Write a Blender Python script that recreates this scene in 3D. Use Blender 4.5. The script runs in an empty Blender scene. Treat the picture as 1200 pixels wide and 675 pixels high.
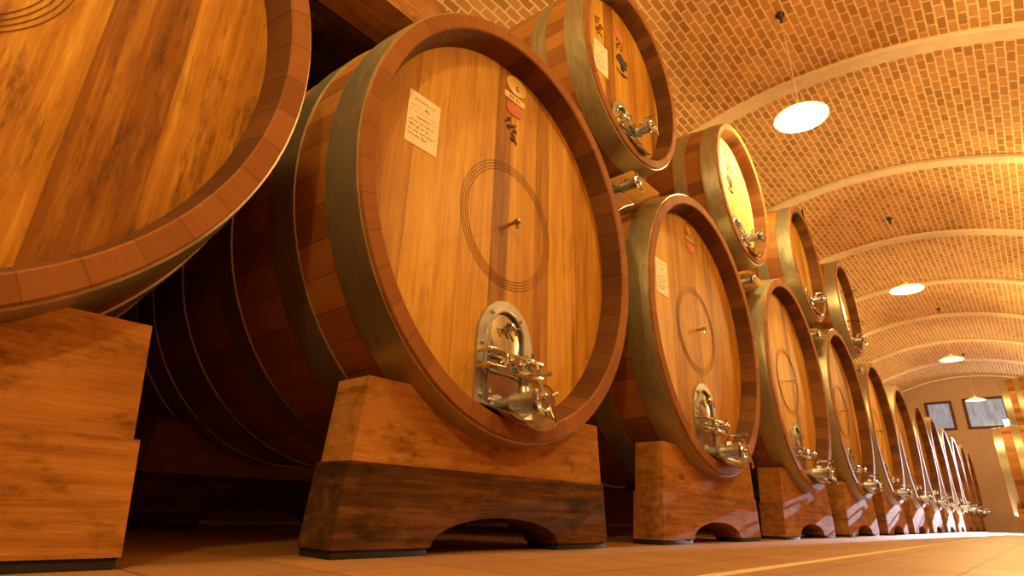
import bpy, bmesh, math, random
from mathutils import Vector, Matrix
random.seed(7)
PI = math.pi
SC = bpy.context.scene
COL = SC.collection

# ------------------------------------------------------------------ materials
class NT:
    def __init__(s, name):
        s.m = bpy.data.materials.new(name); s.m.use_nodes = True
        s.t = s.m.node_tree; s.b = s.t.nodes['Principled BSDF']
        s.out = s.t.nodes['Material Output']
    def n(s, typ, ins=None, **props):
        nd = s.t.nodes.new('ShaderNode' + typ)
        for k, v in props.items(): setattr(nd, k, v)
        for k, v in (ins or {}).items(): s.set(nd.inputs[k], v)
        return nd
    def set(s, sock, v):
        if hasattr(v, 'links') and hasattr(v, 'is_output'): s.t.links.new(v, sock)
        else: sock.default_value = v
    def math(s, op, a, b=None, c=None):
        nd = s.n('Math', operation=op)
        s.set(nd.inputs[0], a)
        if b is not None: s.set(nd.inputs[1], b)
        if c is not None: s.set(nd.inputs[2], c)
        return nd.outputs[0]
    def ramp(s, fac, stops):
        nd = s.n('ValToRGB', {'Fac': fac}); cr = nd.color_ramp
        while len(cr.elements) < len(stops): cr.elements.new(.5)
        for e, (p, c) in zip(cr.elements, stops): e.position = p; e.color = (*c, 1)
        return nd.outputs['Color']
    def mix(s, fac, a, b, blend='MIX'):
        nd = s.n('MixRGB', blend_type=blend)
        s.set(nd.inputs[0], fac); s.set(nd.inputs[1], a if hasattr(a, 'links') else (*a, 1)); s.set(nd.inputs[2], b if hasattr(b, 'links') else (*b, 1))
        return nd.outputs[0]
    def noise(s, vec, scale=1, detail=4, rough=.55):
        return s.n('TexNoise', {'Vector': vec, 'Scale': scale, 'Detail': detail, 'Roughness': rough}).outputs['Fac']
    def vec(s, x, y, z): return s.n('CombineXYZ', {'X': x, 'Y': y, 'Z': z}).outputs[0]
    def xyz(s, out='Object'):
        tc = s.n('TexCoord'); sp = s.n('SeparateXYZ', {'Vector': tc.outputs[out]})
        return sp.outputs[0], sp.outputs[1], sp.outputs[2]
    def rnd(s): return s.n('ObjectInfo').outputs['Random']
    def bsdf(s, **k):
        for a, v in k.items():
            key = {'color': 'Base Color', 'rough': 'Roughness', 'metal': 'Metallic', 'spec': 'Specular IOR Level', 'emit': 'Emission Color',
                   'estr': 'Emission Strength', 'normal': 'Normal', 'trans': 'Transmission Weight', 'coat': 'Coat Weight', 'coatr': 'Coat Roughness'}[a]
            if isinstance(v, tuple) and len(v) == 3: v = (*v, 1)
            s.set(s.b.inputs[key], v)
        return s.m
    def bump(s, h, strength=.3, dist=.01):
        return s.n('Bump', {'Height': h, 'Strength': strength, 'Distance': dist}).outputs[0]

def plain(name, color, rough=.5, metal=0.0, spec=.5):
    return NT(name).bsdf(color=color, rough=rough, metal=metal, spec=spec)

def wood_head(name, dark, mid, light, plank=.165, stain=.35, vw=.34, gw=.45, s0=.56, s1=.74, sz=2.2):
    t = NT(name); x, y, z = t.xyz(); r = t.rnd()
    sh = t.math('MULTIPLY', r, 37.3)
    xs = t.math('ADD', x, sh)
    px = t.math('DIVIDE', t.math('ADD', xs, t.math('MULTIPLY', t.math('SINE', t.math('MULTIPLY', xs, 17.)), .03)), plank)
    idx = t.math('FLOOR', px); fr = t.math('FRACT', px)
    wn = t.n('TexWhiteNoise', {'W': t.math('ADD', idx, sh)}, noise_dimensions='1D')
    v = wn.outputs['Value']
    g1 = t.noise(t.vec(t.math('MULTIPLY', x, 42.), t.math('ADD', sh, t.math('MULTIPLY', v, 20.)), t.math('MULTIPLY', z, 1.7)), 1, 5, .6)
    g2 = t.noise(t.vec(t.math('MULTIPLY', x, 240.), sh, t.math('MULTIPLY', z, 9.)), 1, 3, .6)
    bl = t.noise(t.vec(t.math('MULTIPLY', x, 6.), t.math('ADD', sh, 3.), t.math('MULTIPLY', z, 1.5)), 1, 5, .65)
    f = t.math('ADD', t.math('ADD', t.math('MULTIPLY', v, vw), .17-vw/2), t.math('MULTIPLY', g1, .46))
    g3 = t.noise(t.vec(t.math('MULTIPLY', x, 17.), t.math('ADD', sh, t.math('MULTIPLY', v, 20.)), t.math('MULTIPLY', z, .9)), 1, 6, .62)
    f = t.math('ADD', f, t.math('SUBTRACT', t.math('MULTIPLY', g3, gw), gw*.5)); f = t.math('ADD', f, t.math('MULTIPLY', g2, .26)); f = t.math('ADD', f, t.math('MULTIPLY', bl, .42))
    c = t.ramp(f, [(.48, dark), (.72, mid), (.98, light)])
    gap = t.math('LESS_THAN', t.math('MINIMUM', fr, t.math('SUBTRACT', 1., fr)), .010)
    c = t.mix(t.math('MULTIPLY', gap, .35), c, (dark[0]*.3, dark[1]*.3, dark[2]*.3))
    st = t.noise(t.vec(t.math('MULTIPLY', x, 9.), t.math('ADD', sh, 9.), t.math('MULTIPLY', z, sz)), 1, 7, .75)
    stm = t.n('MapRange', {'Value': st, 'From Min': s0, 'From Max': s1, 'To Min': 0., 'To Max': stain}).outputs[0]
    c = t.mix(stm, c, (dark[0]*.28, dark[1]*.28, dark[2]*.3))
    h = t.math('SUBTRACT', t.math('MULTIPLY', g2, .25), t.math('MULTIPLY', gap, 1.))
    return t.bsdf(color=c, rough=t.math('ADD', .34, t.math('MULTIPLY', g1, .2)), spec=.2, normal=t.bump(h, .35, .004))

def wood_stave(name, dark, mid, light, az, n=52, vw=.5, gapw=.55, rough=.48, spec=.35):
    t = NT(name); x, y, z = t.xyz(); r = t.rnd(); sh = t.math('MULTIPLY', r, 31.7)
    ang = t.math('ARCTAN2', t.math('DIVIDE', z, az), x)
    a = t.math('MULTIPLY', ang, n/(2*PI)); idx = t.math('FLOOR', a); fr = t.math('FRACT', a)
    v = t.n('TexWhiteNoise', {'W': t.math('ADD', idx, sh)}, noise_dimensions='1D').outputs['Value']
    g1 = t.noise(t.vec(t.math('MULTIPLY', ang, 40.), t.math('MULTIPLY', y, 2.2), t.math('ADD', sh, v)), 1, 5, .6)
    bl = t.noise(t.vec(t.math('MULTIPLY', ang, 4.), t.math('MULTIPLY', y, 3.), sh), 1, 5, .7)
    f = t.math('ADD', t.math('ADD', t.math('MULTIPLY', v, vw), .25-vw/2), t.math('ADD', t.math('MULTIPLY', g1, .3), t.math('MULTIPLY', bl, .3)))
    c = t.ramp(f, [(.2, dark), (.55, mid), (.9, light)])
    gap = t.math('LESS_THAN', t.math('MINIMUM', fr, t.math('SUBTRACT', 1., fr)), .018)
    c = t.mix(t.math('MULTIPLY', gap, gapw), c, (dark[0]*.25, dark[1]*.25, dark[2]*.25))
    return t.bsdf(color=c, rough=rough, spec=spec, normal=t.bump(t.math('SUBTRACT', t.math('MULTIPLY', g1, .3), gap), .3, .004))

def wood_block(name, dark, mid, light, stain=.5, scale=1.):
    t = NT(name); x, y, z = t.xyz(); sh = t.math('MULTIPLY', t.rnd(), 23.)
    g1 = t.noise(t.vec(t.math('MULTIPLY', x, 2.*scale), t.math('ADD', t.math('MULTIPLY', y, 22.), sh), t.math('MULTIPLY', z, 34.*scale)), 1, 5, .6)
    g2 = t.noise(t.vec(t.math('MULTIPLY', x, 9.), t.math('ADD', t.math('MULTIPLY', y, 120.), sh), t.math('MULTIPLY', z, 150.)), 1, 3, .6)
    bl = t.noise(t.vec(t.math('MULTIPLY', x, 3.), t.math('ADD', t.math('MULTIPLY', y, 3.), sh), t.math('MULTIPLY', z, 5.)), 1, 6, .7)
    f = t.math('ADD', t.math('SUBTRACT', t.math('MULTIPLY', g1, .8), .15), t.math('ADD', t.math('MULTIPLY', g2, .2), t.math('MULTIPLY', bl, .5)))
    c = t.ramp(f, [(.3, dark), (.58, mid), (.85, light)])
    st = t.noise(t.vec(t.math('MULTIPLY', x, 4.5), t.math('ADD', y, t.math('ADD', sh, 5.)), t.math('MULTIPLY', z, 11.)), 1, 8, .75)
    stm = t.n('MapRange', {'Value': st, 'From Min': .51, 'From Max': .68, 'To Min': 0., 'To Max': stain}).outputs[0]
    c = t.mix(stm, c, (dark[0]*.35, dark[1]*.35, dark[2]*.35))
    return t.bsdf(color=c, rough=.85, spec=.12, normal=t.bump(t.math('ADD', g2, bl), .4, .004))

def metal_aged(name, color, rough=.42, metal=.75):
    t = NT(name); x, y, z = t.xyz(); sh = t.math('MULTIPLY', t.rnd(), 19.)
    nz = t.noise(t.vec(t.math('MULTIPLY', x, 9.), t.math('ADD', t.math('MULTIPLY', y, 40.), sh), t.math('MULTIPLY', z, 9.)), 1, 6, .7)
    c = t.ramp(nz, [(.3, tuple(q*.78 for q in color)), (.55, color), (.8, tuple(min(1, q*1.22) for q in color))])
    return t.bsdf(color=c, rough=t.math('ADD', rough-.12, t.math('MULTIPLY', nz, .3)), metal=metal)

AZ, AZU = 1.1147, 1.144
M = {}
M['head'] = wood_head('varnished oak planks', (.22, .080, .009), (.44, .20, .024), (.66, .37, .058), .17, .5, .42)
M['head_old'] = wood_head('streaked oak planks', (.24, .088, .012), (.48, .22, .028), (.80, .50, .09), .27, .75, .45, .6, .52, .63, 1.5)
M['head_lit'] = wood_head('lit oak planks', (.44, .24, .09), (.62, .39, .17), (.74, .52, .27), .14, .15)  # head oak lightened in colour for lamplight on two upper casks
M['stave'] = wood_stave('oak staves', (.13, .045, .010), (.30, .11, .020), (.44, .19, .04), AZ, 50)
M['stave_upper'] = wood_stave('upper oak staves', (.16, .055, .012), (.32, .12, .024), (.44, .19, .045), AZU, 40)
M['rim'] = wood_stave('red brown stave ends', (.15, .056, .018), (.27, .105, .032), (.38, .165, .055), AZ, 46, .22, .3, .75, .12)
M['recess'] = wood_stave('dark chime wall', (.045, .018, .006), (.12, .045, .012), (.22, .09, .024), AZ, 46, .3, .5, .75, .12)  # chime wall in darker wood tones than the rim
M['block'] = wood_block('orange oak block', (.20, .075, .014), (.38, .165, .034), (.52, .26, .065), .75)
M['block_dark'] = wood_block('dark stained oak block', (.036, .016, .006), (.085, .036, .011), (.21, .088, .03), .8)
M['block_worn'] = wood_block('worn brown oak block', (.13, .05, .016), (.30, .125, .04), (.46, .24, .10), .6)
M['hoop'] = metal_aged('galvanised hoop steel', (.44, .40, .27), .36, .8)
M['steel'] = NT('polished stainless steel').bsdf(color=(.60, .64, .68), rough=.11, metal=1.)
M['steel_brush'] = metal_aged('brushed stainless steel', (.50, .50, .50), .34, .95)
M['black'] = plain('black rubber', (.012, .011, .010), .7)
M['groove'] = plain('dark engraved groove', (.14, .05, .010), .7)
M['ink'] = plain('dark ink', (.03, .022, .02), .7)
M['paper'] = plain('cream paper', (.90, .80, .62), .7)
M['brass'] = plain('yellow enamel plate', (.72, .46, .13), .4)
M['brass_pale'] = plain('pale yellow plate', (.80, .62, .26), .4)
M['wax'] = plain('red stamp', (.60, .17, .11), .6)
M['brand'] = plain('burnt brand mark', (.14, .05, .018), .8)
M['brand_faint'] = plain('faint brand mark', (.26, .10, .02), .7)
M['enamel'] = None

def mat_brick():
    t = NT('vault bricks'); tc = t.n('TexCoord')
    uv = tc.outputs['UV']
    nz = t.n('TexNoise', {'Vector': uv, 'Scale': 9., 'Detail': 3.}).outputs['Color']
    off = t.n('VectorMath', {0: nz, 1: (.5, .5, .5)}, operation='SUBTRACT').outputs[0]
    off = t.n('VectorMath', {0: off, 'Scale': .022}, operation='SCALE').outputs[0]
    v = t.n('VectorMath', {0: uv, 1: off}, operation='ADD').outputs[0]
    br = t.n('TexBrick', {'Vector': v, 'Color1': (.58, .29, .095, 1), 'Color2': (.30, .135, .032, 1), 'Mortar': (.88, .62, .36, 1), 'Scale': 1.,
              'Mortar Size': .012, 'Mortar Smooth': .25, 'Bias': -.1, 'Brick Width': .21, 'Row Height': .095}, offset=.5)
    big = t.noise(uv, 1.1, 5, .6)
    c = t.mix(t.math('MULTIPLY', big, .35), br.outputs['Color'], (.62, .36, .13))
    fine = t.noise(uv, 60., 3, .6)
    h = t.math('SUBTRACT', t.math('MULTIPLY', fine, .3), br.outputs['Fac'])
    return t.bsdf(color=c, rough=.85, spec=.2, normal=t.bump(t.math('MULTIPLY', h, 1.), .7, .012))
M['brick'] = mat_brick()

def mat_floor():
    t = NT('terracotta floor tiles'); x, y, z = t.xyz()
    v = t.vec(t.math('ADD', x, .21), t.math('ADD', y, .18), 0.)
    br = t.n('TexBrick', {'Vector': v, 'Color1': (.38, .19, .064, 1), 'Color2': (.32, .15, .048, 1), 'Mortar': (.16, .07, .03, 1), 'Scale': 1.,
              'Mortar Size': .006, 'Mortar Smooth': .2, 'Bias': 0., 'Brick Width': .40, 'Row Height': .40}, offset=0.)
    nz = t.noise(v, 3.2, 7, .7)
    c = t.mix(t.n('MapRange', {'Value': nz, 'From Min': .45, 'From Max': .75, 'To Min': 0., 'To Max': .5}).outputs[0], br.outputs['Color'], (.30, .13, .045))
    return t.bsdf(color=c, rough=t.math('ADD', .36, t.math('MULTIPLY', nz, .25)), spec=.4, normal=t.bump(t.math('SUBTRACT', t.math('MULTIPLY', nz, .3), br.outputs['Fac']), .3, .004))
M['floor'] = mat_floor()

def mat_plaster(name, c1, c2, sc=2.):
    t = NT(name); x, y, z = t.xyz(); nz = t.noise(t.vec(x, y, z), sc, 6, .65)
    return t.bsdf(color=t.ramp(nz, [(.3, c1), (.7, c2)]), rough=.85, spec=.2, normal=t.bump(nz, .2, .01))
M['rib'] = mat_plaster('pale concrete rib', (.66, .50, .33), (.78, .62, .44), 5.)
M['plaster'] = mat_plaster('warm wall plaster', (.36, .225, .15), (.43, .275, .185), 1.2)
M['plaster_red'] = mat_plaster('dull red wall plaster', (.26, .10, .055), (.33, .135, .07), 1.2)
M['lit_strip'] = mat_plaster('pale lit strip', (.78, .66, .50), (.86, .74, .58), 6.)  # pale colour carries lit floor and floodlight gleam
M['frame'] = wood_block('dark window wood', (.05, .02, .012), (.10, .04, .022), (.15, .065, .035), .3)

def mat_pane():
    t = NT('daylit frosted pane'); x, y, z = t.xyz()
    nz = t.noise(t.vec(t.math('MULTIPLY', x, 5.), t.math('MULTIPLY', y, 9.), t.math('MULTIPLY', z, 2.)), 1, 4, .6)
    c = t.ramp(nz, [(.35, (.19, .20, .235)), (.65, (.34, .36, .42))])
    return t.bsdf(color=(.12, .12, .13), rough=.12, emit=c, estr=.9)
M['pane'] = mat_pane()

def mat_shade():
    t = NT('white enamel glass shade')
    tr = t.n('BsdfTranslucent', {'Color': (.90, .66, .32, 1)}); df = t.n('BsdfDiffuse', {'Color': (.80, .68, .44, 1)})
    mx = t.n('MixShader', {0: .6, 1: df.outputs[0], 2: tr.outputs[0]})
    t.t.links.new(mx.outputs[0], t.out.inputs[0]); return t.m
M['shade'] = mat_shade()
M['bulb'] = NT('glowing warm bulb').bsdf(color=(1, .8, .5), emit=(1., .72, .36), estr=25.)
M['led'] = NT('glowing white floodlight lens').bsdf(color=(.8, .9, 1), emit=(.75, .88, 1.), estr=220.)
M['cord'] = plain('pale steel cord', (.62, .45, .28), .5)
M['dark_metal'] = plain('dark metal fitting', (.05, .035, .025), .45, .6)

# ------------------------------------------------------------------ mesh helpers
def finish(bm, name, smooth=40.):
    bmesh.ops.recalc_face_normals(bm, faces=bm.faces)
    me = bpy.data.meshes.new(name); bm.to_mesh(me); bm.free()
    if smooth:
        for p in me.polygons: p.use_smooth = True
        me.set_sharp_from_angle(angle=math.radians(smooth))
    return me

def link(name, me, mat=None, parent=None, loc=(0, 0, 0), rot=(0, 0, 0)):
    o = bpy.data.objects.new(name, me); COL.objects.link(o)
    if mat is not None and not me.materials: me.materials.append(mat)
    o.location = loc; o.rotation_euler = rot
    if parent: o.parent = parent
    return o

def thing(name, label, cat, loc=(0, 0, 0), rotz=0., group=None):
    o = bpy.data.objects.new(name, None); COL.objects.link(o); o.empty_display_size = .2
    o.location = loc; o.rotation_euler = (0, 0, rotz); o['label'] = label; o['category'] = cat
    if group: o['group'] = group
    return o

def tag(o, label, cat, group=None):
    o['label'] = label; o['category'] = cat
    if group: o['group'] = group
    return o

def struct(o): o['kind'] = 'structure'; return o

def children(o): return [c for c in bpy.data.objects if c.parent == o]

def copy_tree(o, parent=None):
    c = o.copy(); COL.objects.link(c); c.parent = parent
    for ch in children(o): copy_tree(ch, c)
    return c

def b_loft(bm, rings, close=True, cap0=False, cap1=False):
    vr = [[bm.verts.new(p) for p in r] for r in rings]
    n = len(rings[0])
    for a, b in zip(vr, vr[1:]):
        for i in range(n if close else n-1):
            j = (i+1) % n
            bm.faces.new((a[i], a[j], b[j], b[i]))
    if cap0: bm.faces.new(vr[0])
    if cap1: bm.faces.new(list(reversed(vr[-1])))
    return vr

def b_box(bm, x0, x1, y0, y1, z0, z1, bev=0.):
    r = bmesh.ops.create_cube(bm, size=1.)
    for v in r['verts']:
        v.co = Vector(((x0+x1)/2+v.co.x*(x1-x0), (y0+y1)/2+v.co.y*(y1-y0), (z0+z1)/2+v.co.z*(z1-z0)))
    if bev:
        es = list({e for v in r['verts'] for e in v.link_edges})
        bmesh.ops.bevel(bm, geom=es, offset=bev, segments=2, affect='EDGES', profile=.6)

def b_tube(bm, pts, r, n=10, cap=True):
    pts = [Vector(p) for p in pts]; rr = r if isinstance(r, (list, tuple)) else [r]*len(pts)
    rings = []; prev = None
    for i, p in enumerate(pts):
        d = (pts[min(i+1, len(pts)-1)] - pts[max(i-1, 0)]).normalized()
        if prev is None:
            a = Vector((0, 0, 1)) if abs(d.z) < .9 else Vector((1, 0, 0)); u = d.cross(a).normalized()
        else:
            u = (prev - d*prev.dot(d)).normalized()
        prev = u; w = d.cross(u)
        rings.append([p + (u*math.cos(2*PI*k/n) + w*math.sin(2*PI*k/n))*rr[i] for k in range(n)])
    b_loft(bm, rings, True, cap, cap)

def b_lathe(bm, prof, axis='y', c=(0, 0, 0), n=24, cap0=True, cap1=True):
    # prof: list of (radius, height along axis)
    rings = []
    for r, h in prof:
        ring = []
        for k in range(n):
            a = 2*PI*k/n; u, v = r*math.cos(a), r*math.sin(a)
            p = {'y': (u, h, v), 'z': (u, v, h), 'x': (h, u, v)}[axis]
            ring.append(Vector(p)+Vector(c))
        rings.append(ring)
    b_loft(bm, rings, True, cap0, cap1)

def b_prism(bm, pf, pb, y0, y1, bev=0.):
    a = [bm.verts.new((x, y0, z)) for x, z in pf]; b = [bm.verts.new((x, y1, z)) for x, z in pb]
    n = len(a); fs = [bm.faces.new(a), bm.faces.new(list(reversed(b)))]
    for i in range(n):
        j = (i+1) % n; bm.faces.new((a[i], b[i], b[j], a[j]))
    if bev:
        es = [e for e in set(e for v in a+b for e in v.link_edges) if len(e.link_faces) == 2 and e.calc_face_angle(0) > .5]
        bmesh.ops.bevel(bm, geom=es, offset=bev, segments=2, affect='EDGES', profile=.6)

def text_mesh(s, size, depth=.0012, align='CENTER', space=1.):
    cu = bpy.data.curves.new('lettering', 'FONT'); cu.body = s; cu.size = size; cu.align_x = align; cu.align_y = 'CENTER'
    cu.extrude = depth; cu.space_character = space
    o = bpy.data.objects.new('lettering_source', cu); COL.objects.link(o)
    dg = bpy.context.evaluated_depsgraph_get(); me = bpy.data.meshes.new_from_object(o.evaluated_get(dg))
    bpy.data.objects.remove(o); me.transform(Matrix.Rotation(PI/2, 4, 'X')); return me

def scribble(bm, x0, z, w, hgt, seed, th=.0022, y=0.):
    # one line of small handwriting strokes, raised a hair off the sheet
    rg = random.Random(seed); x = x0; pts = []
    while x < x0+w:
        for k in range(rg.randint(6, 14)):
            pts.append((x, y, z+rg.uniform(-.5, .5)*hgt*(1.5 if rg.random() < .15 else .8))); x += rg.uniform(.0018, .0042)
            if x > x0+w: break
        if len(pts) > 2: b_tube(bm, pts, th, 4)
        pts = []; x += .006

# ------------------------------------------------------------------ casks
def ring(rx, rz, y, n): return [Vector((rx*math.cos(2*PI*k/n), y, rz*math.sin(2*PI*k/n))) for k in range(n)]

class CaskKind:
    def __init__(s, rx, az, L, bulge, rec, ch, n, hoops, upper):
        s.rx, s.az, s.L, s.bulge, s.rec, s.n, s.upper = rx, az, L, bulge, rec, n, upper
        def r(y): return rx*(1+bulge*(1-(2*y/L-1)**2))
        s.r = r
        E = lambda q, y: ring(q, q*az, y, n)
        bm = bmesh.new()
        ys = [0.004]+[L*i/20 for i in range(1, 20)]+[L-.004]
        b_loft(bm, [E(r(y), y) for y in ys] + [E(rx-ch[0], L), E(rx-ch[1]-.01, L-rec*.5), E(rx-ch[1]-.01, L-rec)], True, False, True)
        s.body = finish(bm, 'stave_body', 30)
        bm = bmesh.new()
        b_loft(bm, [E(r(.004), .004), E(rx-.004, -.002), E(rx-ch[0], -.002), E(rx-ch[0]-.006, .006)])
        s.rim = finish(bm, 'rim', 30)
        bm = bmesh.new()
        b_loft(bm, [E(rx-ch[0]-.006, .006), E(rx-ch[1]-.004, rec*.5), E(rx-ch[1]-.014, rec+.02)])
        s.recess = finish(bm, 'recess_wall', 30)
        bm = bmesh.new(); rh = rx-ch[1]-.012
        b_loft(bm, [E(rh*q, rec+.001-(1-q)*.0) for q in (1., .75, .5, .25, .02)], True, False, True)
        bmesh.ops.recalc_face_normals(bm, faces=bm.faces)
        me = bpy.data.meshes.new('head')
        for f in bm.faces:
            if f.normal.y > 0: f.normal_flip()
        bm.to_mesh(me); bm.free(); s.head = me
        s.hoops = []
        for (y0, y1) in hoops:
            bm = bmesh.new(); t = .007
            prof = [(r(y0)-.004, y0), (r(y0)+t, y0+.002), (r((y0+y1)/2)+t, (y0+y1)/2), (r(y1)+t, y1-.002), (r(y1)-.004, y1)]
            b_loft(bm, [E(q, y) for q, y in prof]); s.hoops.append(finish(bm, 'hoop', 30))

LOW = CaskKind(1., AZ, 2.6, .075, .13, (.066, .090), 120, [(.012, .20), (.41, .59), (.93, 1.09), (1.51, 1.67), (2.01, 2.19), (2.40, 2.588)], False)
UPP = CaskKind(.6945, AZU, 2.1, .07, .13, (.052, .072), 100, [(.012, .17), (.325, .455), (.75, .87), (1.23, 1.35), (1.645, 1.775), (1.93, 2.088)], True)

def arch_poly(w, h, n=14, base=0.):
    pts = [(-w, base), (w, base)]
    for k in range(n+1):
        a = PI*k/n; pts.append((w*math.cos(a), h-w*1.15+w*1.15*math.sin(a)))
    return pts

def make_hatch(w, h):
    """arched stainless manway plate: frame, recessed door, bolts, clamp bars, screw knob; origin at bottom centre, faces -y"""
    out = {}
    po = arch_poly(w, h); pi_ = arch_poly(w*.64, h*.90, base=.05)
    bm = bmesh.new()
    a = [bm.verts.new((x, -.014, z)) for x, z in po]; b = [bm.verts.new((x, -.014, z)) for x, z in pi_]
    a2 = [bm.verts.new((x, 0, z)) for x, z in po]; b2 = [bm.verts.new((x, 0, z)) for x, z in pi_]
    n = len(a)
    for i in range(n):
        j = (i+1) % n
        bm.faces.new((a[i], a[j], b[j], b[i])); bm.faces.new((a[i], a2[i], a2[j], a[j])); bm.faces.new((b[i], b[j], b2[j], b2[i]))
    # raised lip round the opening
    for i in range(n):
        j = (i+1) % n
        b_tube(bm, [(pi_[i][0], -.018, pi_[i][1]), (pi_[j][0], -.018, pi_[j][1])], .007*w/.2, 6)
    out['frame'] = finish(bm, 'hatch_frame', 35)
    bm = bmesh.new()
    k = .97
    pd = [(x*k, .05+(z-.05)*k+.004) for x, z in pi_]
    pm = [(x*.45, .30*h+(z-.30*h)*.5) for x, z in pd]
    A = [bm.verts.new((x, -.006, z)) for x, z in pd]; B = [bm.verts.new((x, -.030, z)) for x, z in pm]
    for i in range(n):
        j = (i+1) % n; bm.faces.new((A[i], A[j], B[j], B[i]))
    bm.faces.new(B)
    out['door'] = finish(bm, 'hatch_door', 50)
    # gripping claw on door
    bm = bmesh.new()
    for s in (-1, 0, 1):
        b_tube(bm, [(s*.022*w/.2, -.032, h*.74), (s*.05*w/.2+.01, -.055, h*.76), (s*.06*w/.2+.03, -.05, h*.68)], .007*w/.2, 6)
    b_lathe(bm, [(.0, -.065), (.018*w/.2, -.06), (.02*w/.2, -.028)], 'y', (0, 0, h*.75), 12)
    out['claw'] = finish(bm, 'door_latch')
    bm = bmesh.new()
    b_lathe(bm, [(.011*w/.2, -.014), (.011*w/.2, -.021), (.006*w/.2, -.025)], 'y', n=8)
    out['bolt'] = finish(bm, 'bolt')
    out['bolt_spots'] = [(-w*.82, h*.12), (-w*.82, h*.34), (-w*.82, h*.56), (w*.82, h*.12), (w*.82, h*.34), (w*.82, h*.56), (-w*.52, h*.86), (w*.52, h*.86)]
    bm = bmesh.new(); r = .0085*w/.2
    z1, z2 = h*.47, h*.335
    b_box(bm, -w*1.0, w*1.05, -.085, -.070, z1-.012*w/.2, z1+.012*w/.2, .003)
    b_box(bm, -w*1.0, w*1.05, -.085, -.050, z2-.016*w/.2, z2+.016*w/.2, .003)
    b_tube(bm, [(-w*.98, -.012, z1), (-w*.98, -.10, z1), (-w*.55, -.11, z1), (-w*.5, -.11, z1-.02), (-w*.5, -.11, z2+.02), (-w*.55, -.11, z2), (-w*.98, -.10, z2), (-w*.98, -.012, z2)], r, 8)
    b_tube(bm, [(w*.98, -.012, z1), (w*.98, -.08, z1)], r, 8); b_tube(bm, [(w*.98, -.012, z2), (w*.98, -.08, z2)], r, 8)
    b_tube(bm, [(-w*.70, -.035, h*.5), (-w*.70, -.035, .03)], r*.8, 8)
    out['clamp'] = finish(bm, 'clamp_bar')
    bm = bmesh.new()
    b_lathe(bm, [(.034*w/.2, -.02), (.036*w/.2, -.10), (.030*w/.2, -.115)], 'y', (-w*.1, 0, (z1+z2)/2), 16)
    b_lathe(bm, [(.012*w/.2, -.10), (.012*w/.2, -.12), (.028*w/.2, -.124), (.033*w/.2, -.140), (.027*w/.2, -.155), (.010*w/.2, -.162)], 'y', (w*.25, 0, (z1+z2)/2), 16)
    b_tube(bm, [(w*.25, -.142, (z1+z2)/2-.055*w/.2), (w*.25, -.142, (z1+z2)/2+.055*w/.2)], .008*w/.2, 8)
    out['knob'] = finish(bm, 'screw_knob')
    return out

def make_tap(sc):
    out = {}
    bm = bmesh.new(); S = sc
    b_lathe(bm, [(.055*S, -.005), (.055*S, -.02*S), (.034*S, -.022*S), (.034*S, -.12*S), (.050*S, -.125*S), (.054*S, -.14*S), (.050*S, -.15*S), (.050*S, -.26*S), (.060*S, -.265*S), (.060*S, -.285*S), (.040*S, -.295*S)], 'y', (0, 0, 0), 20)
    b_lathe(bm, [(.028*S, .0), (.028*S, .062*S), (.018*S, .075*S)], 'z', (0, -.19*S, 0), 12)
    out['body'] = finish(bm, 'tap')
    bm = bmesh.new()
    b_tube(bm, [(0, -.20*S, .05*S), (0, -.20*S, .115*S), (.004, -.215*S, .125*S), (.012, -.34*S, .120*S)], .011*S, 8)
    out['handle'] = finish(bm, 'tap_handle')
    bm = bmesh.new()
    b_lathe(bm, [(.020*S, -.29*S), (.030*S, -.296*S), (.070*S, -.303*S), (.074*S, -.312*S), (.070*S, -.322*S), (.052*S, -.320*S), (.040*S, -.312*S), (.022*S, -.316*S), (.018*S, -.335*S)], 'y', (0, 0, 0), 18)
    for k in range(4):
        a = k*PI/2+.5
        b_tube(bm, [(.05*S*math.cos(a), -.318*S, .05*S*math.sin(a)), (.088*S*math.cos(a), -.322*S, .088*S*math.sin(a))], [.010*S, .013*S], 8)
    b_tube(bm, [(.02*S, -.34*S, -.02*S), (.05*S, -.345*S, -.10*S), (.02*S, -.35*S, -.12*S)], .006*S, 6)
    out['wheel'] = finish(bm, 'tap_wheel')
    return out

def make_spout(w, y0, y1, drop):
    bm = bmesh.new(); rows = []
    for i in range(9):
        t = i/8; y = y0+(y1-y0)*t; ww = w*(1-.12*t) if t < .7 else w*(.916-.9*(t-.7)**1.5*2)
        row = []
        for k in range(13):
            u = -1+2*k/12; row.append(Vector((u*ww, y, (.052*u*u+.012*u**6)*(1-.3*t)-drop*t)))
        rows.append(row)
    top = [[p for p in r] for r in rows]; bot = [[p+Vector((0, 0, -.006)) for p in r] for r in rows]
    rings = [a+list(reversed(b)) for a, b in zip(top, bot)]
    b_loft(bm, rings, True, True, True)
    return finish(bm, 'drip_spout', 50)

HL = make_hatch(.195, .55); HU = make_hatch(.155, .46)
TL = make_tap(.94); TU = make_tap(.74)
SPL = make_spout(.20, .11, -.10, .055); SPU = make_spout(.15, .10, -.05, .04)

bm = bmesh.new()
for k, rr in enumerate((.303, .318, .333, .348)):
    n = 96
    b_loft(bm, [[Vector((q*math.cos(2*PI*i/n), yy, q*1.035*math.sin(2*PI*i/n))) for i in range(n)] for q, yy in ((rr-.0013, 0), (rr-.0013, -.0012), (rr+.0013, -.0012), (rr+.0013, 0))])
RING = finish(bm, 'engraved_ring')
bm = bmesh.new()
b_lathe(bm, [(.011, .0), (.011, -.045), (.017, -.048), (.017, -.078), (.008, -.082)], 'y', n=12)
b_tube(bm, [(0, -.063, .0), (0, -.063, -.04)], .008, 8)
PEG = finish(bm, 'sampling_tap')

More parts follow.
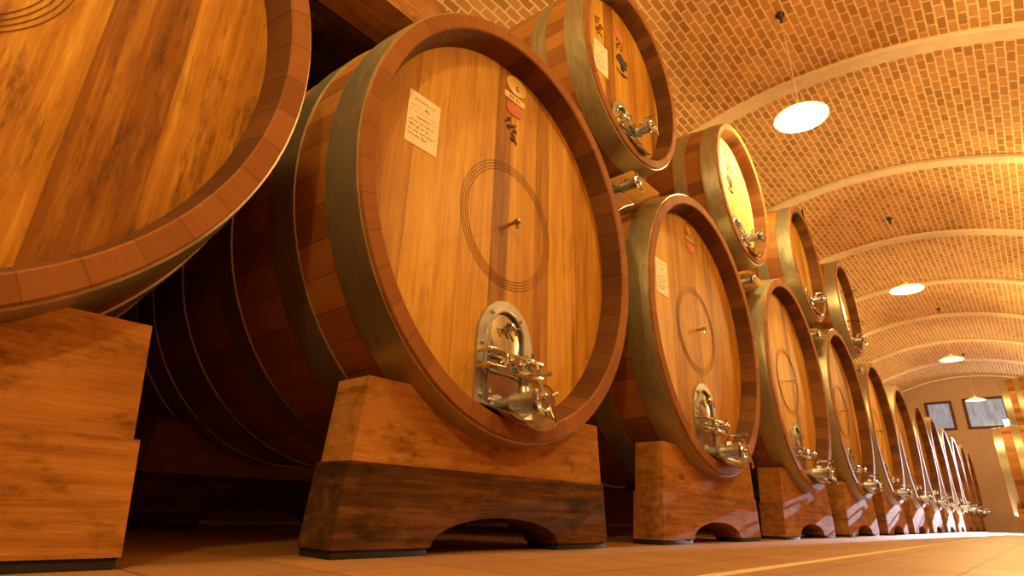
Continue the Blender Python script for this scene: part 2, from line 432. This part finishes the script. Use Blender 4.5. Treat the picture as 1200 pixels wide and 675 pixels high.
def sheet(w, h, t=.002):
    bm = bmesh.new(); b_box(bm, -w/2, w/2, -t, 0, -h/2, h/2); return finish(bm, 'sheet', 0)
def disc(rx, rz, t=.006, n=40):
    bm = bmesh.new(); b_loft(bm, [ring(rx, rz, 0, n), ring(rx, rz, -t*.7, n), ring(rx*.95, rz*.95, -t, n)], True, False, True); return finish(bm, 'disc', 30)
SHEET = sheet(.19, .285); OVAL = disc(.086, .064); STRIP = sheet(.172, .045, .004); STAMP = disc(.068, .042, .004)

def sheet_writing(heading):
    bm = bmesh.new()
    for i, (x0, w, h) in enumerate([(-.08, .05, .004), (-.08, .04, .004), (-.04, .07, .010), (-.08, .15, .012), (-.082, .13, .012), (-.082, .16, .013), (-.082, .125, .012)]):
        scribble(bm, x0, .062-.026*i, w, h, i+5, (.0011 if i > 1 else .0007), -.0026)
    b_tube(bm, [(.005, -.0026, .066), (.012, -.0026, .078), (.022, -.0026, .064), (.03, -.0026, .07)], .002, 4)
    for i in range(2): b_box(bm, -.02, .08, -.0026, -.0021, .040-.026*i, .0408-.026*i)
    me = finish(bm, 'handwriting', 0); return me
WRITE = sheet_writing('')
HEADING = text_mesh('BRUNELLO', .0165, .0004, space=1.7)
SIX = text_mesh('6', .062, .0006); HL51 = text_mesh('HL 51', .034, .0005, space=1.15)
TOPLINE = text_mesh('· · · · · · · ·', .016, .0004)

def brand_mesh(seed, w, h, n=16):
    rg = random.Random(seed); bm = bmesh.new()
    for k in range(n):
        t = k/n; x = rg.uniform(-.5, .5)*w*(1-.5*t); z = h*(.5-t)
        pts = [(x, -.002, z), (x+rg.uniform(-.3, .3)*w, -.002, z-rg.uniform(.02, .12)*h), (x+rg.uniform(-.3, .3)*w, -.002, z-rg.uniform(.1, .2)*h)]
        b_tube(bm, pts, rg.uniform(.0035, .006), 5)
    return finish(bm, 'brand_mark')
BRAND = brand_mesh(3, .09, .15, 12)
def tree_emblem():
    rg = random.Random(11); bm = bmesh.new()
    for k in range(46):
        a = rg.uniform(0, 2*PI); q = math.sqrt(rg.random()); x, z = .085*q*math.cos(a), .055*q*math.sin(a)+.06
        rr = rg.uniform(.009, .019); m = 8
        b_loft(bm, [[Vector((x+rr*math.cos(2*PI*i/m)*rg.uniform(.7, 1.2), yy, z+rr*math.sin(2*PI*i/m)*rg.uniform(.7, 1.2))) for i in range(m)] for yy in (0, -.002-.00003*k)], True, False, True)
    for dx in (-.03, 0, .03): b_tube(bm, [(dx*.5, -.002, -.03), (dx, -.002, .05)], .005, 5)
    b_tube(bm, [(-.085, -.002, -.05), (-.04, -.002, -.075), (.02, -.002, -.08), (.08, -.002, -.055)], [.003, .006, .006, .003], 6)
    b_tube(bm, [(.0, -.002, -.06), (.04, -.002, -.062), (.075, -.002, -.045)], .004, 6)
    return finish(bm, 'tree_emblem')
TREE = tree_emblem()
MARK5 = brand_mesh(21, .09, .09, 9); MARKF = brand_mesh(40, .1, .16, 14)

def add_hatch(root, H, loc, T, taploc, SP, sploc):
    hf = link('hatch_frame', H['frame'], M['steel_brush'], root, loc)
    for x, z in H['bolt_spots']: link('bolt', H['bolt'], M['steel_brush'], hf, (x, 0, z))
    hd = link('hatch_door', H['door'], M['steel'], root, loc)
    link('door_latch', H['claw'], M['steel'], hd)
    cb = link('clamp_bar', H['clamp'], M['steel'], root, loc)
    link('screw_knob', H['knob'], M['steel'], cb)
    tp = link('tap', T['body'], M['steel_brush'], root, taploc)
    link('tap_handle', T['handle'], M['steel'], tp); link('tap_wheel', T['wheel'], M['steel'], tp)
    link('drip_spout', SP, M['steel'], root, sploc)

def make_low(label, loc, rotz=0., head='head', paper=True, plates=True):
    K = LOW; t = thing('wine_cask', label, 'cask', loc, rotz, 'lower row of large wine casks')
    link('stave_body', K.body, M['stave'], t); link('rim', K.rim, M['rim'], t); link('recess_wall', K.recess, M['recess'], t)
    hd = link('head', K.head, M['head'], t)
    if head != 'head':
        hd.material_slots[0].link = 'OBJECT'; hd.material_slots[0].material = M[head]
    link('engraved_ring', RING, M['groove'], hd, (0, K.rec+.0005, 0))
    for h in K.hoops: link('hoop', h, M['hoop'], t)
    add_hatch(t, HL, (.0, K.rec, -.985), TL, (-.05, K.rec, -.955), SPL, (0, 0, -1.015))
    link('sampling_tap', PEG, M['steel'], t, (0, K.rec, .0))
    return t

def add_paper(root, x, y, z, s=1.):
    p = link('paper_sheet', SHEET, M['paper'], root, (x, y, z)); p.scale = (s, 1, s)
    link('handwriting', WRITE, M['ink'], p); link('printed_heading', HEADING, M['ink'], p, (0, -.0022, .105))
    return p

# ---- lower row
S, X0 = 2.2829, -2.2455
ZC = 1.5662
lowx = [X0] + [k*S for k in range(12)]
ORD = ['', '', 'second', 'third', 'fourth', 'fifth', 'sixth', 'seventh', 'eighth', 'ninth', 'tenth', 'eleventh', 'twelfth']
low = []
for i, x in enumerate(lowx):
    if i == 0: lab = 'big oak cask cropped by the left edge, head streaked with dark stains'
    elif i == 1: lab = 'large oak cask in the centre with oval plate numbered 6 and white sheet'
    elif i == 12: lab = 'farthest lower oak cask, last of the row before the end wall'
    else: lab = '%s lower oak cask beyond the streaked one at the left edge' % ORD[i]
    if i == 2: lab = 'second lower oak cask beyond the streaked one, with small white sheet and wood coloured plates'
    if i < 2 or i == 2:
        c = make_low(lab, (x, 0, ZC), 0, 'head_old' if i == 0 else 'head')
    else:
        c = copy_tree(base_low); c.location = (x, 0, ZC); c['label'] = lab
    if i == 2:
        base_low = copy_tree(c)          # bare copy kept as the pattern for the far casks
        add_paper(c, -.55, LOW.rec, .28)
        o = link('number_plate', OVAL, M['head_lit'], c, (.02, LOW.rec, .90))
        o.material_slots[0].link = 'OBJECT'; o.material_slots[0].material = M['head']
        o = link('name_plate', STRIP, None, c, (.02, LOW.rec, .82)); STRIP.materials.append(M['brass_pale']) if not STRIP.materials else None
        o.material_slots[0].link = 'OBJECT'; o.material_slots[0].material = M['head']
        o = link('red_stamp', STAMP, M['wax'], c, (.02, LOW.rec, .74))
        bm = bmesh.new()
        for q in (.060, .082): b_loft(bm, [ring(q-.003, q*.75-.003, -.0066, 32), ring(q-.003, q*.75-.003, -.008, 32), ring(q, q*.75, -.008, 32), ring(q, q*.75, -.0066, 32)])
        link('plate_edge', finish(bm, 'plate_edge'), M['brand'], c, (.02, LOW.rec, .90))
    if i == 1:
        add_paper(c, -.62, LOW.rec, .28)
        o = link('number_plate', OVAL, None, c, (.02, LOW.rec, .918)); OVAL.materials.clear(); OVAL.materials.append(M['brass'])
        link('plate_number', SIX, M['ink'], o, (.005, -.0065, -.016)); link('plate_lettering', TOPLINE, M['brand'], o, (0, -.0065, .030))
        o = link('name_plate', STRIP, M['brass_pale'], c, (.01, LOW.rec, .822)); link('plate_lettering', HL51, M['ink'], o, (0, -.0045, 0))
        link('red_stamp', STAMP, M['wax'], c, (.012, LOW.rec, .745))
        link('brand_mark', BRAND, M['brand'], c, (-.005, LOW.rec, .60))
    low.append(c)
# remove the bare pattern again
def kill(o):
    for ch in children(o): kill(ch)
    bpy.data.objects.remove(o)
kill(base_low)

# ---- cradles
def ell_z(x, y, K, zc, grow=.0075):
    r = K.r(y)+grow; q = min(1., abs(x)/r); return zc - r*K.az*math.sqrt(1-q*q)
def make_cradle(label, x, y0, y1, group, lower_mat):
    t = thing('cask_cradle', label, 'cradle', (x, y0, 0), 0, group)
    def upper(y):
        # half width where the saddle meets the flat shoulder
        pts = [(-.785, .312), (.785, .312), (.757, .618)]
        xs = .54
        while ell_z(xs, y, LOW, ZC) > .618: xs -= .004
        pts.append((xs, .618))
        for k in range(1, 24):
            q = xs*(1-2*k/24); pts.append((q, ell_z(q, y, LOW, ZC)))
        pts += [(-xs, .618), (-.757, .618)]
        return pts
    bm = bmesh.new(); b_prism(bm, upper(y0), upper(y1), 0, y1-y0, .004)
    link('upper_block', finish(bm, 'upper_block', 30), M['block'], t)
    low_ = [(.826, .028), (.80, .312), (-.80, .312), (-.826, .028), (-.40, .028)]
    low_ += [(-.40*math.cos(PI*k/16), .028+.108*math.sin(PI*k/16)) for k in range(1, 16)] + [(.40, .028)]
    bm = bmesh.new(); b_prism(bm, low_, low_, -.004, y1-y0+.004, .004)
    link('lower_block', finish(bm, 'lower_block', 30), lower_mat, t)
    for s in (-1, 1):
        bm = bmesh.new(); a, b = sorted((s*.41, s*.82)); b_box(bm, a, b, .004, y1-y0-.004, 0, .028, .002)
        link('foot_pad', finish(bm, 'foot_pad'), M['black'], t)
    return t
CY0, CY1 = .103, .303
cr = None
for i, x in enumerate(lowx):
    if i == 0: lab = 'light oak cradle block at the bottom left corner under the streaked cask'; 
    elif i == 1: lab = 'oak cradle with dark stained lower block under the cask numbered 6'
    elif i == 12: lab = 'farthest front cradle block, under the last lower cask'
    else: lab = 'front cradle block under the %s lower cask beyond the streaked one' % ORD[i]
    if i <= 2:
        cr = make_cradle(lab, x, CY0, CY1, 'front cradles under the lower casks', [M['block'], M['block_dark'], M['block_worn']][i])
    else:
        cr = copy_tree(cr); cr.location = (x, CY0, 0); cr['label'] = lab
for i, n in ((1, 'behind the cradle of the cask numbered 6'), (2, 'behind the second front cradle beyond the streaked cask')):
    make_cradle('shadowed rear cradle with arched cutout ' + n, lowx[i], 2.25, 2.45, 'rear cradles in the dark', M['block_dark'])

# ---- upper row
ZU, RU = 3.3826, .6945
def make_upp(label, loc, rotz=0.):
    K = UPP; t = thing('wine_cask', label, 'cask', loc, rotz, 'upper row of wine casks')
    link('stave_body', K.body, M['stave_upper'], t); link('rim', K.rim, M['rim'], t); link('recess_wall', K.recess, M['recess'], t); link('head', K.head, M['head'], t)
    for h in K.hoops: link('hoop', h, M['hoop'], t)
    add_hatch(t, HU, (-.02, K.rec, -.70), TU, (.02, K.rec, -.53), SPU, (0, 0, -.70))
    dv = link('drain_valve', TU['body'], M['steel_brush'], t, (-.04, .24, -1.0)); link('tap_wheel', TU['wheel'], M['steel'], dv)
    link('splash_plate', PLATE, M['shade'], t, (.09, .11, -.945))
    return t
bm = bmesh.new(); b_box(bm, -.20, .20, -.10, .10, 0, .004); PLATE = finish(bm, 'splash_plate', 0)
upx = [(.5+k)*S+.1153 for k in range(4)]
ulab = ['nearest fully shown upper oak cask with tree emblem, white sheet and red stamp',
        'brightly lit pale upper oak cask between the tree emblem cask and the two farthest',
        'shaded upper oak cask second from the far end of the upper row',
        'farthest upper oak cask on the left row, glossy wide front hoop']
uppers = []
proto_u = None
for i, x in enumerate(upx):
    if i == 0: c = make_upp(ulab[0], (x, 0, ZU)); proto_u = c
    else:
        c = copy_tree(proto_u); c.location = (x, 0, ZU); c['label'] = ulab[i]
    uppers.append(c)
c = uppers[0]; r = UPP.rec
add_paper(c, -.29, r, .02, 1.0)
link('red_stamp', STAMP, M['wax'], c, (-.01, r, .46), (0, .5, 0)); link('brand_mark', MARK5, M['brand'], c, (-.01, r, .36))
link('tree_emblem', TREE, M['ink'], c, (.03, r, .15)); link('faint_brand', MARKF, M['brand_faint'], c, (-.31, r, .33))
c = uppers[1]
add_paper(c, -.46, r, .02, .9)
link('tree_emblem', TREE, M['brand'], c, (-.02, r, .13)); link('red_stamp', STAMP, M['wax'], c, (-.02, r, .44)); link('brand_mark', MARK5, M['brand'], c, (-.02, r, .35))
link('dark_emblem', BRAND, M['ink'], c, (-.36, r, .36))
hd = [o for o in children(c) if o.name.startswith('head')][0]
hd.material_slots[0].link = 'OBJECT'; hd.material_slots[0].material = M['head_lit']
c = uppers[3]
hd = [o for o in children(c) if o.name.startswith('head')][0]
hd.material_slots[0].link = 'OBJECT'; hd.material_slots[0].material = M['head_lit']
for z in (.42, -.12):
    bm = bmesh.new(); b_tube(bm, [(.28, r, z), (.30, r-.10, z+.01), (.40, r-.2, z-.01), (.5, r-.2, z-.02)], .008, 8)
    link('metal_hook', finish(bm, 'metal_hook'), M['dark_metal'], c)

# ---- saddle blocks carrying the upper casks
def make_chock(k):
    xc = k*S; y0, y1 = .47, .66; zb, zt = 0, 3.04
    bm = bmesh.new()
    def poly(y):
        zl = lambda x: ZC + (LOW.r(y)+.0075)*AZ*math.sqrt(max(0, 1-(x/(LOW.r(y)+.0075))**2))
        def side(z, sgn):
            cx = (upx[k-1] if sgn < 0 else upx[k])-xc; ru = UPP.r(y)+.0085
            w = ru*math.sqrt(max(0, 1-((z-ZU)/(ru*AZU))**2)); return cx - sgn*w
        # start height: where the side curve meets the lower cask
        P = []
        zs = [2.62+(zt-2.62)*i/10 for i in range(11)]
        right = [(side(z, 1), z) for z in zs if zl(side(z, 1)) < z]
        left = [(side(z, -1), z) for z in zs if zl(side(z, -1)) < z]
        right = [right[int(round(i*(len(right)-1)/7))] for i in range(8)]; left = [left[int(round(i*(len(left)-1)/7))] for i in range(8)]
        xl, xr = left[0][0], right[0][0]
        bot = [(xl+(xr-xl)*i/16, zl(xl+(xr-xl)*i/16)) for i in range(17)]
        return bot[1:-1] + right + list(reversed(left))
    b_prism(bm, poly(y0), poly(y1), 0, y1-y0, 0)
    o = link('saddle_block', finish(bm, 'saddle_block', 30), M['block_worn'], None, (xc, y0, 0)); return o
for k in (1, 2, 3):
    tag(make_chock(k), ['wooden saddle block between the tree emblem cask and the pale one',
        'wooden saddle block between the pale upper cask and the shaded one', 'wooden saddle block between the two farthest upper casks'][k-1], 'block', 'saddle blocks between the upper casks')

def make_beam():
    y0, y1, zb, zt = .46, .76, 2.777, 3.055
    def poly(y):
        ru = UPP.r(y)+.0085; e = []
        for i in range(8):
            z = zb+(zt-zb)*i/7; e.append((upx[0]-ru*math.sqrt(1-((z-ZU)/(ru*AZU))**2), z))
        return [(-4.4, zb)]+e+[(-4.4, zt)]
    bm = bmesh.new(); b_prism(bm, poly(y0), poly(y1), y0, y1)
    return link('wooden_beam', finish(bm, 'wooden_beam', 30), M['block_worn'])
tag(make_beam(), 'brown wooden beam lying across the tops of the two nearest lower casks', 'beam')

bm = bmesh.new()
for i in range(7):
    b_box(bm, -4.4, .42, .775+i*.32, .775+i*.32+.31, 2.778, 2.90, .004)
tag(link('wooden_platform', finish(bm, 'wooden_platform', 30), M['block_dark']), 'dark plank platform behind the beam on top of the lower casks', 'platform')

# ---- opposite row at the far end of the hall
c = low_right = copy_tree(low[5]); c.location = (18.8, -1.03, ZC); c.rotation_euler = (0, 0, PI); c['label'] = 'lower cask at the right edge, seen from its hooped side'; c['group'] = 'casks on the right side of the hall'
c = copy_tree(uppers[2]); c.location = (19.94, -1.44, ZU); c.rotation_euler = (0, 0, PI); c['label'] = 'upper cask at the right edge below the vault'; c['group'] = 'casks on the right side of the hall'
for q in (low_right, ): 
    for ch in children(q):
        if ch.name.split('.')[0] in ('tap', 'drip_spout', 'clamp_bar'): kill(ch)
cc = copy_tree(cr); cc.location = (18.8, -1.03-CY0, 0); cc.rotation_euler = (0, 0, PI); cc['label'] = 'cradle block under the lower cask at the right edge'; cc['group'] = 'cradles on the right side of the hall'

# ------------------------------------------------------------------ the hall
SR = 3.1; RV = 1.818*SR; YV, ZV = -.304, .126
XA, XEND, XB = 5.07, 26.9, -9.0
YL, YR = 3.05, -5.2
def vz(y): return ZV+math.sqrt(RV*RV-(y-YV)**2)
# floor
bm = bmesh.new(); b_box(bm, XB, XEND, YR-.2, YL+.2, -.1, 0); struct(link('floor', finish(bm, 'floor', 0), M['floor']))
# vaulted ceiling with UVs in metres (u along the hall, v along the arc)
bm = bmesh.new(); uvl = bm.loops.layers.uv.new('UVMap')
a0, a1 = math.acos((YL+.05-YV)/RV), math.acos((YR-.05-YV)/RV); NA, NX = 60, 12
g = [[bm.verts.new((XB+(XEND-XB)*i/NX, YV+RV*math.cos(a0+(a1-a0)*j/NA), ZV+RV*math.sin(a0+(a1-a0)*j/NA))) for j in range(NA+1)] for i in range(NX+1)]
for i in range(NX):
    for j in range(NA):
        f = bm.faces.new((g[i][j], g[i+1][j], g[i+1][j+1], g[i][j+1]))
        for l, (ii, jj) in zip(f.loops, ((i, j), (i+1, j), (i+1, j+1), (i, j+1))):
            l[uvl].uv = ((XEND-XB)*ii/NX, RV*(a1-a0)*jj/NA)
bm.normal_update()
me = bpy.data.meshes.new('ceiling'); bm.to_mesh(me); bm.free()
for p in me.polygons: p.use_smooth = True
struct(link('ceiling', me, M['brick']))
# transverse ribs
def rib(x0, w, dep):
    bm = bmesh.new(); rings = []
    for j in range(61):
        a = a0+(a1-a0)*j/60; c_, s_ = math.cos(a), math.sin(a)
        def P(x, r): return Vector((x, YV+r*c_, ZV+r*s_))
        rings.append([P(x0, RV+.03), P(x0, RV-dep+.012), P(x0+.012, RV-dep), P(x0+w-.012, RV-dep), P(x0+w, RV-dep+.012), P(x0+w, RV+.03)])
    b_loft(bm, rings, True, True, True); return finish(bm, 'rib', 30)
for k in range(-4, 7):
    struct(link('trim_%d' % (k+5), rib(XA+k*SR, .24, .05), M['rib']))
struct(link('trim_12', rib(XEND-.16, .16, .05), M['rib']))
# end wall with two window openings
WIN = [(.26, 1.13, 3.70, 4.82), (-1.41, -.12, 3.70, 4.86)]
def wall_y(name, x0, x1, m, holes=()):
    bm = bmesh.new()
    ys = sorted({YR-.1, YL+.1, *[h[0] for h in holes], *[h[1] for h in holes]})
    # columns between the hole edges, top follows the vault
    def col(ya, yb, za, zb):
        n = 10
        for q in range(n):
            y0, y1 = ya+(yb-ya)*q/n, ya+(yb-ya)*(q+1)/n
            t0 = zb if zb else vz(min(max(y0, YR), YL))+.06; t1 = zb if zb else vz(min(max(y1, YR), YL))+.06
            vs = [bm.verts.new(p) for p in ((x0, y0, za), (x0, y1, za), (x0, y1, t1), (x0, y0, t0), (x1, y0, za), (x1, y1, za), (x1, y1, t1), (x1, y0, t0))]
            for f in ((0, 1, 2, 3), (7, 6, 5, 4), (0, 4, 5, 1), (1, 5, 6, 2), (2, 6, 7, 3), (3, 7, 4, 0)): bm.faces.new([vs[i] for i in f])
    for ya, yb in zip(ys, ys[1:]):
        h = [q for q in holes if q[0] <= ya+1e-6 and q[1] >= yb-1e-6]
        if h: col(ya, yb, -.05, h[0][2]); col(ya, yb, h[0][3], None)
        else: col(ya, yb, -.05, None)
    bmesh.ops.remove_doubles(bm, verts=bm.verts, dist=1e-5)
    return struct(link(name, finish(bm, name, 0), m))
wall_y('wall_end', XEND, XEND+.25, M['plaster'], WIN)
wall_y('wall_entrance', XB-.25, XB, M['plaster_red'])
for nme, y0, y1, m in (('wall_back', YL, YL+.2, M['plaster_red']), ('wall_right', YR-.2, YR, M['plaster_red'])):
    bm = bmesh.new(); b_box(bm, XB, XEND, y0, y1, -.05, vz(YL if y0 > 0 else YR)+.06); struct(link(nme, finish(bm, nme, 0), m))
bm = bmesh.new(); b_box(bm, XB, XEND, YL-.06, YL, 0, .022); struct(link('lit_floor_strip', finish(bm, 'lit_floor_strip', 0), M['lit_strip']))  # pale strip added in place of lit floor behind the casks
for i, (ya, yb, za, zb) in enumerate(WIN):
    bm = bmesh.new(); w = .075
    for (p, q, r_, s_) in ((ya-.02, yb+.02, zb-w, zb+.02), (ya-.02, yb+.02, za-.02, za+w), (ya-.02, ya+w, za+w, zb-w), (yb-w, yb+.02, za+w, zb-w)):
        b_box(bm, XEND-.04, XEND+.08, p, q, r_, s_, .004)
    o = struct(link('window_%d' % (i+1), finish(bm, 'window_frame'), M['frame']))
    bm = bmesh.new(); b_box(bm, XEND+.03, XEND+.04, ya+w-.01, yb-w+.01, za+w-.01, zb-w+.01); link('pane', finish(bm, 'pane', 0), M['pane'], o)
# metal joint strip in the floor, colour brightened for the floodlight's gleam
bm = bmesh.new()
b_box(bm, XB, XEND, -.872, -.860, -.002, .003); b_box(bm, XB, XEND, -.846, -.834, -.002, .003)
struct(link('trim_13', finish(bm, 'trim_13', 0), M['lit_strip']))

# ------------------------------------------------------------------ pendant lamps
WARM = (1., .70, .25)
def pendant(x, y, z, label, power, hx=None):
    t = thing('pendant_lamp', label, 'lamp', (x, y, z), 0, 'pendant lamps along the vault')
    bm = bmesh.new(); n = 40
    prof = [(.03, .100), (.10, .088), (.19, .050), (.265, .008), (.275, 0.), (.268, .0), (.255, .006), (.186, .042), (.10, .078), (.03, .090)]
    b_lathe(bm, prof, 'z', n=n, cap0=True, cap1=True); link('lamp_shade', finish(bm, 'lamp_shade', 50), M['shade'], t)
    bm = bmesh.new(); b_lathe(bm, [(.02, .175), (.035, .165), (.035, .10), (.02, .095)], 'z', n=16); link('lamp_holder', finish(bm, 'lamp_holder'), M['enamel'] or M['cord'], t)
    bm = bmesh.new(); b_lathe(bm, [(.018, .088), (.04, .07), (.062, .035), (.055, .0), (.03, -.022), (.006, -.03)], 'z', n=20); link('bulb', finish(bm, 'bulb'), M['bulb'], t)
    hz = vz(y)-z; hx = -.1
    bm = bmesh.new()
    b_tube(bm, [(-.015, 0, .17), (-.045, 0, hz*.6), (hx, 0, hz-.11)], .0045, 6); b_tube(bm, [(.02, 0, .16), (-.02, .0, hz*.6), (hx+.015, 0, hz-.11)], .0045, 6)
    link('cord', finish(bm, 'cord'), M['cord'], t)
    bm = bmesh.new(); b_lathe(bm, [(.05, hz+.005), (.05, hz-.02), (.022, hz-.05), (.012, hz-.09), (.018, hz-.12), (.008, hz-.135)], 'z', (hx, 0, 0), 14)
    link('ceiling_hook', finish(bm, 'ceiling_hook'), M['dark_metal'], t)
    l = bpy.data.lights.new('pendant_light', 'POINT'); l.energy = power; l.color = WARM; l.shadow_soft_size = .12
    lo = bpy.data.objects.new('pendant_light', l); COL.objects.link(lo); lo.location = (x, y, z-.2)
    return t
LP = 260.
pend = [(3.95, 'nearest pendant lamp hanging below the brick vault'), (10.35, 'second pendant lamp along the vault, smaller than the nearest'),
        (17.0, 'third pendant lamp along the vault'), (22.9, 'farthest pendant lamp, hanging in front of the end wall window')]
pz = [4.32, 4.27, 4.32, 4.15]; py = [-.58, -.61, -.65, -.70]
for (x, lab), z, y in zip(pend, pz, py): pendant(x, y, z, lab, LP)
# the same lamps go on out of the frame: behind the camera and over the other side of the aisle
def unseen_light(x, y, z, e, r=.1):
    l = bpy.data.lights.new('hall_lamp', 'POINT'); l.energy = e; l.color = WARM; l.shadow_soft_size = r
    lo = bpy.data.objects.new('hall_lamp', l); COL.objects.link(lo); lo.location = (x, y, z)
unseen_light(-2.4, -.75, 4.2, LP)
for x in (2.2, 8.6, 15.0, 21.4): unseen_light(x, -3.2, 3.9, 230)
unseen_light(-4.2, -3.2, 3.9, 400)

# white floodlight on the end wall
t = thing('floodlight', 'small white floodlight glaring beside the right window on the end wall', 'floodlight', (XEND, -1.375, 3.80))
bm = bmesh.new(); b_box(bm, -.24, -.10, -.19, .19, -.17, .17, .012); link('lamp_housing', finish(bm, 'lamp_housing'), M['dark_metal'], t)
bm = bmesh.new(); b_box(bm, -.10, 0, -.02, .02, -.02, .02); b_box(bm, -.012, 0, -.07, .07, -.07, .07); link('bracket', finish(bm, 'bracket'), M['dark_metal'], t)
bm = bmesh.new(); b_box(bm, -.246, -.239, -.17, .17, -.15, .15); link('lens', finish(bm, 'lens'), M['led'], t)
l = bpy.data.lights.new('floodlight_beam', 'SPOT'); l.energy = 75000; l.color = (.70, .80, 1.); l.shadow_soft_size = .05; l.spot_size = math.radians(24); l.spot_blend = .6
lo = bpy.data.objects.new('floodlight_beam', l); COL.objects.link(lo); lo.location = (XEND-.30, -1.375, 3.80)
d = Vector((14.6, -.35, -.3)) - lo.location; lo.rotation_euler = d.to_track_quat('-Z', 'Y').to_euler()

# small steel bracket on the vault
bm = bmesh.new(); zz = vz(.55)
b_box(bm, -.012, .012, -.012, .012, -.26, .03); b_box(bm, -.012, .012, -.012, .20, -.27, -.245)
tag(link('metal_bracket', finish(bm, 'metal_bracket'), M['dark_metal'], None, (8.77, 0.58, 5.69)), 'small dark angled bracket on the vault above the upper casks', 'bracket')

# ------------------------------------------------------------------ world, camera
w = bpy.data.worlds.new('World'); SC.world = w; w.use_nodes = True
w.node_tree.nodes['Background'].inputs[0].default_value = (1., .75, .5, 1); w.node_tree.nodes['Background'].inputs[1].default_value = .02
cam = bpy.data.cameras.new('camera'); co = bpy.data.objects.new('camera', cam); COL.objects.link(co)
cam.sensor_width = 36; cam.lens = 663.297/1200*36; cam.clip_start = .02
fw = Vector((0.69226628, 0.62272819, 0.36466011)); rt = Vector((0.65903144, -0.75142943, 0.03211498)); up = Vector((-0.29401524, -0.21809036, 0.93058672))
mw = Matrix((rt, up, -fw)).transposed().to_4x4(); mw.translation = Vector((-1.9550451, -1.6683963, .17070935)); co.matrix_world = mw
SC.camera = co
vs = SC.view_settings; vs.view_transform = 'Standard'; vs.look = 'None'; vs.gamma = 1; vs.use_curve_mapping = False; vs.exposure = -.05
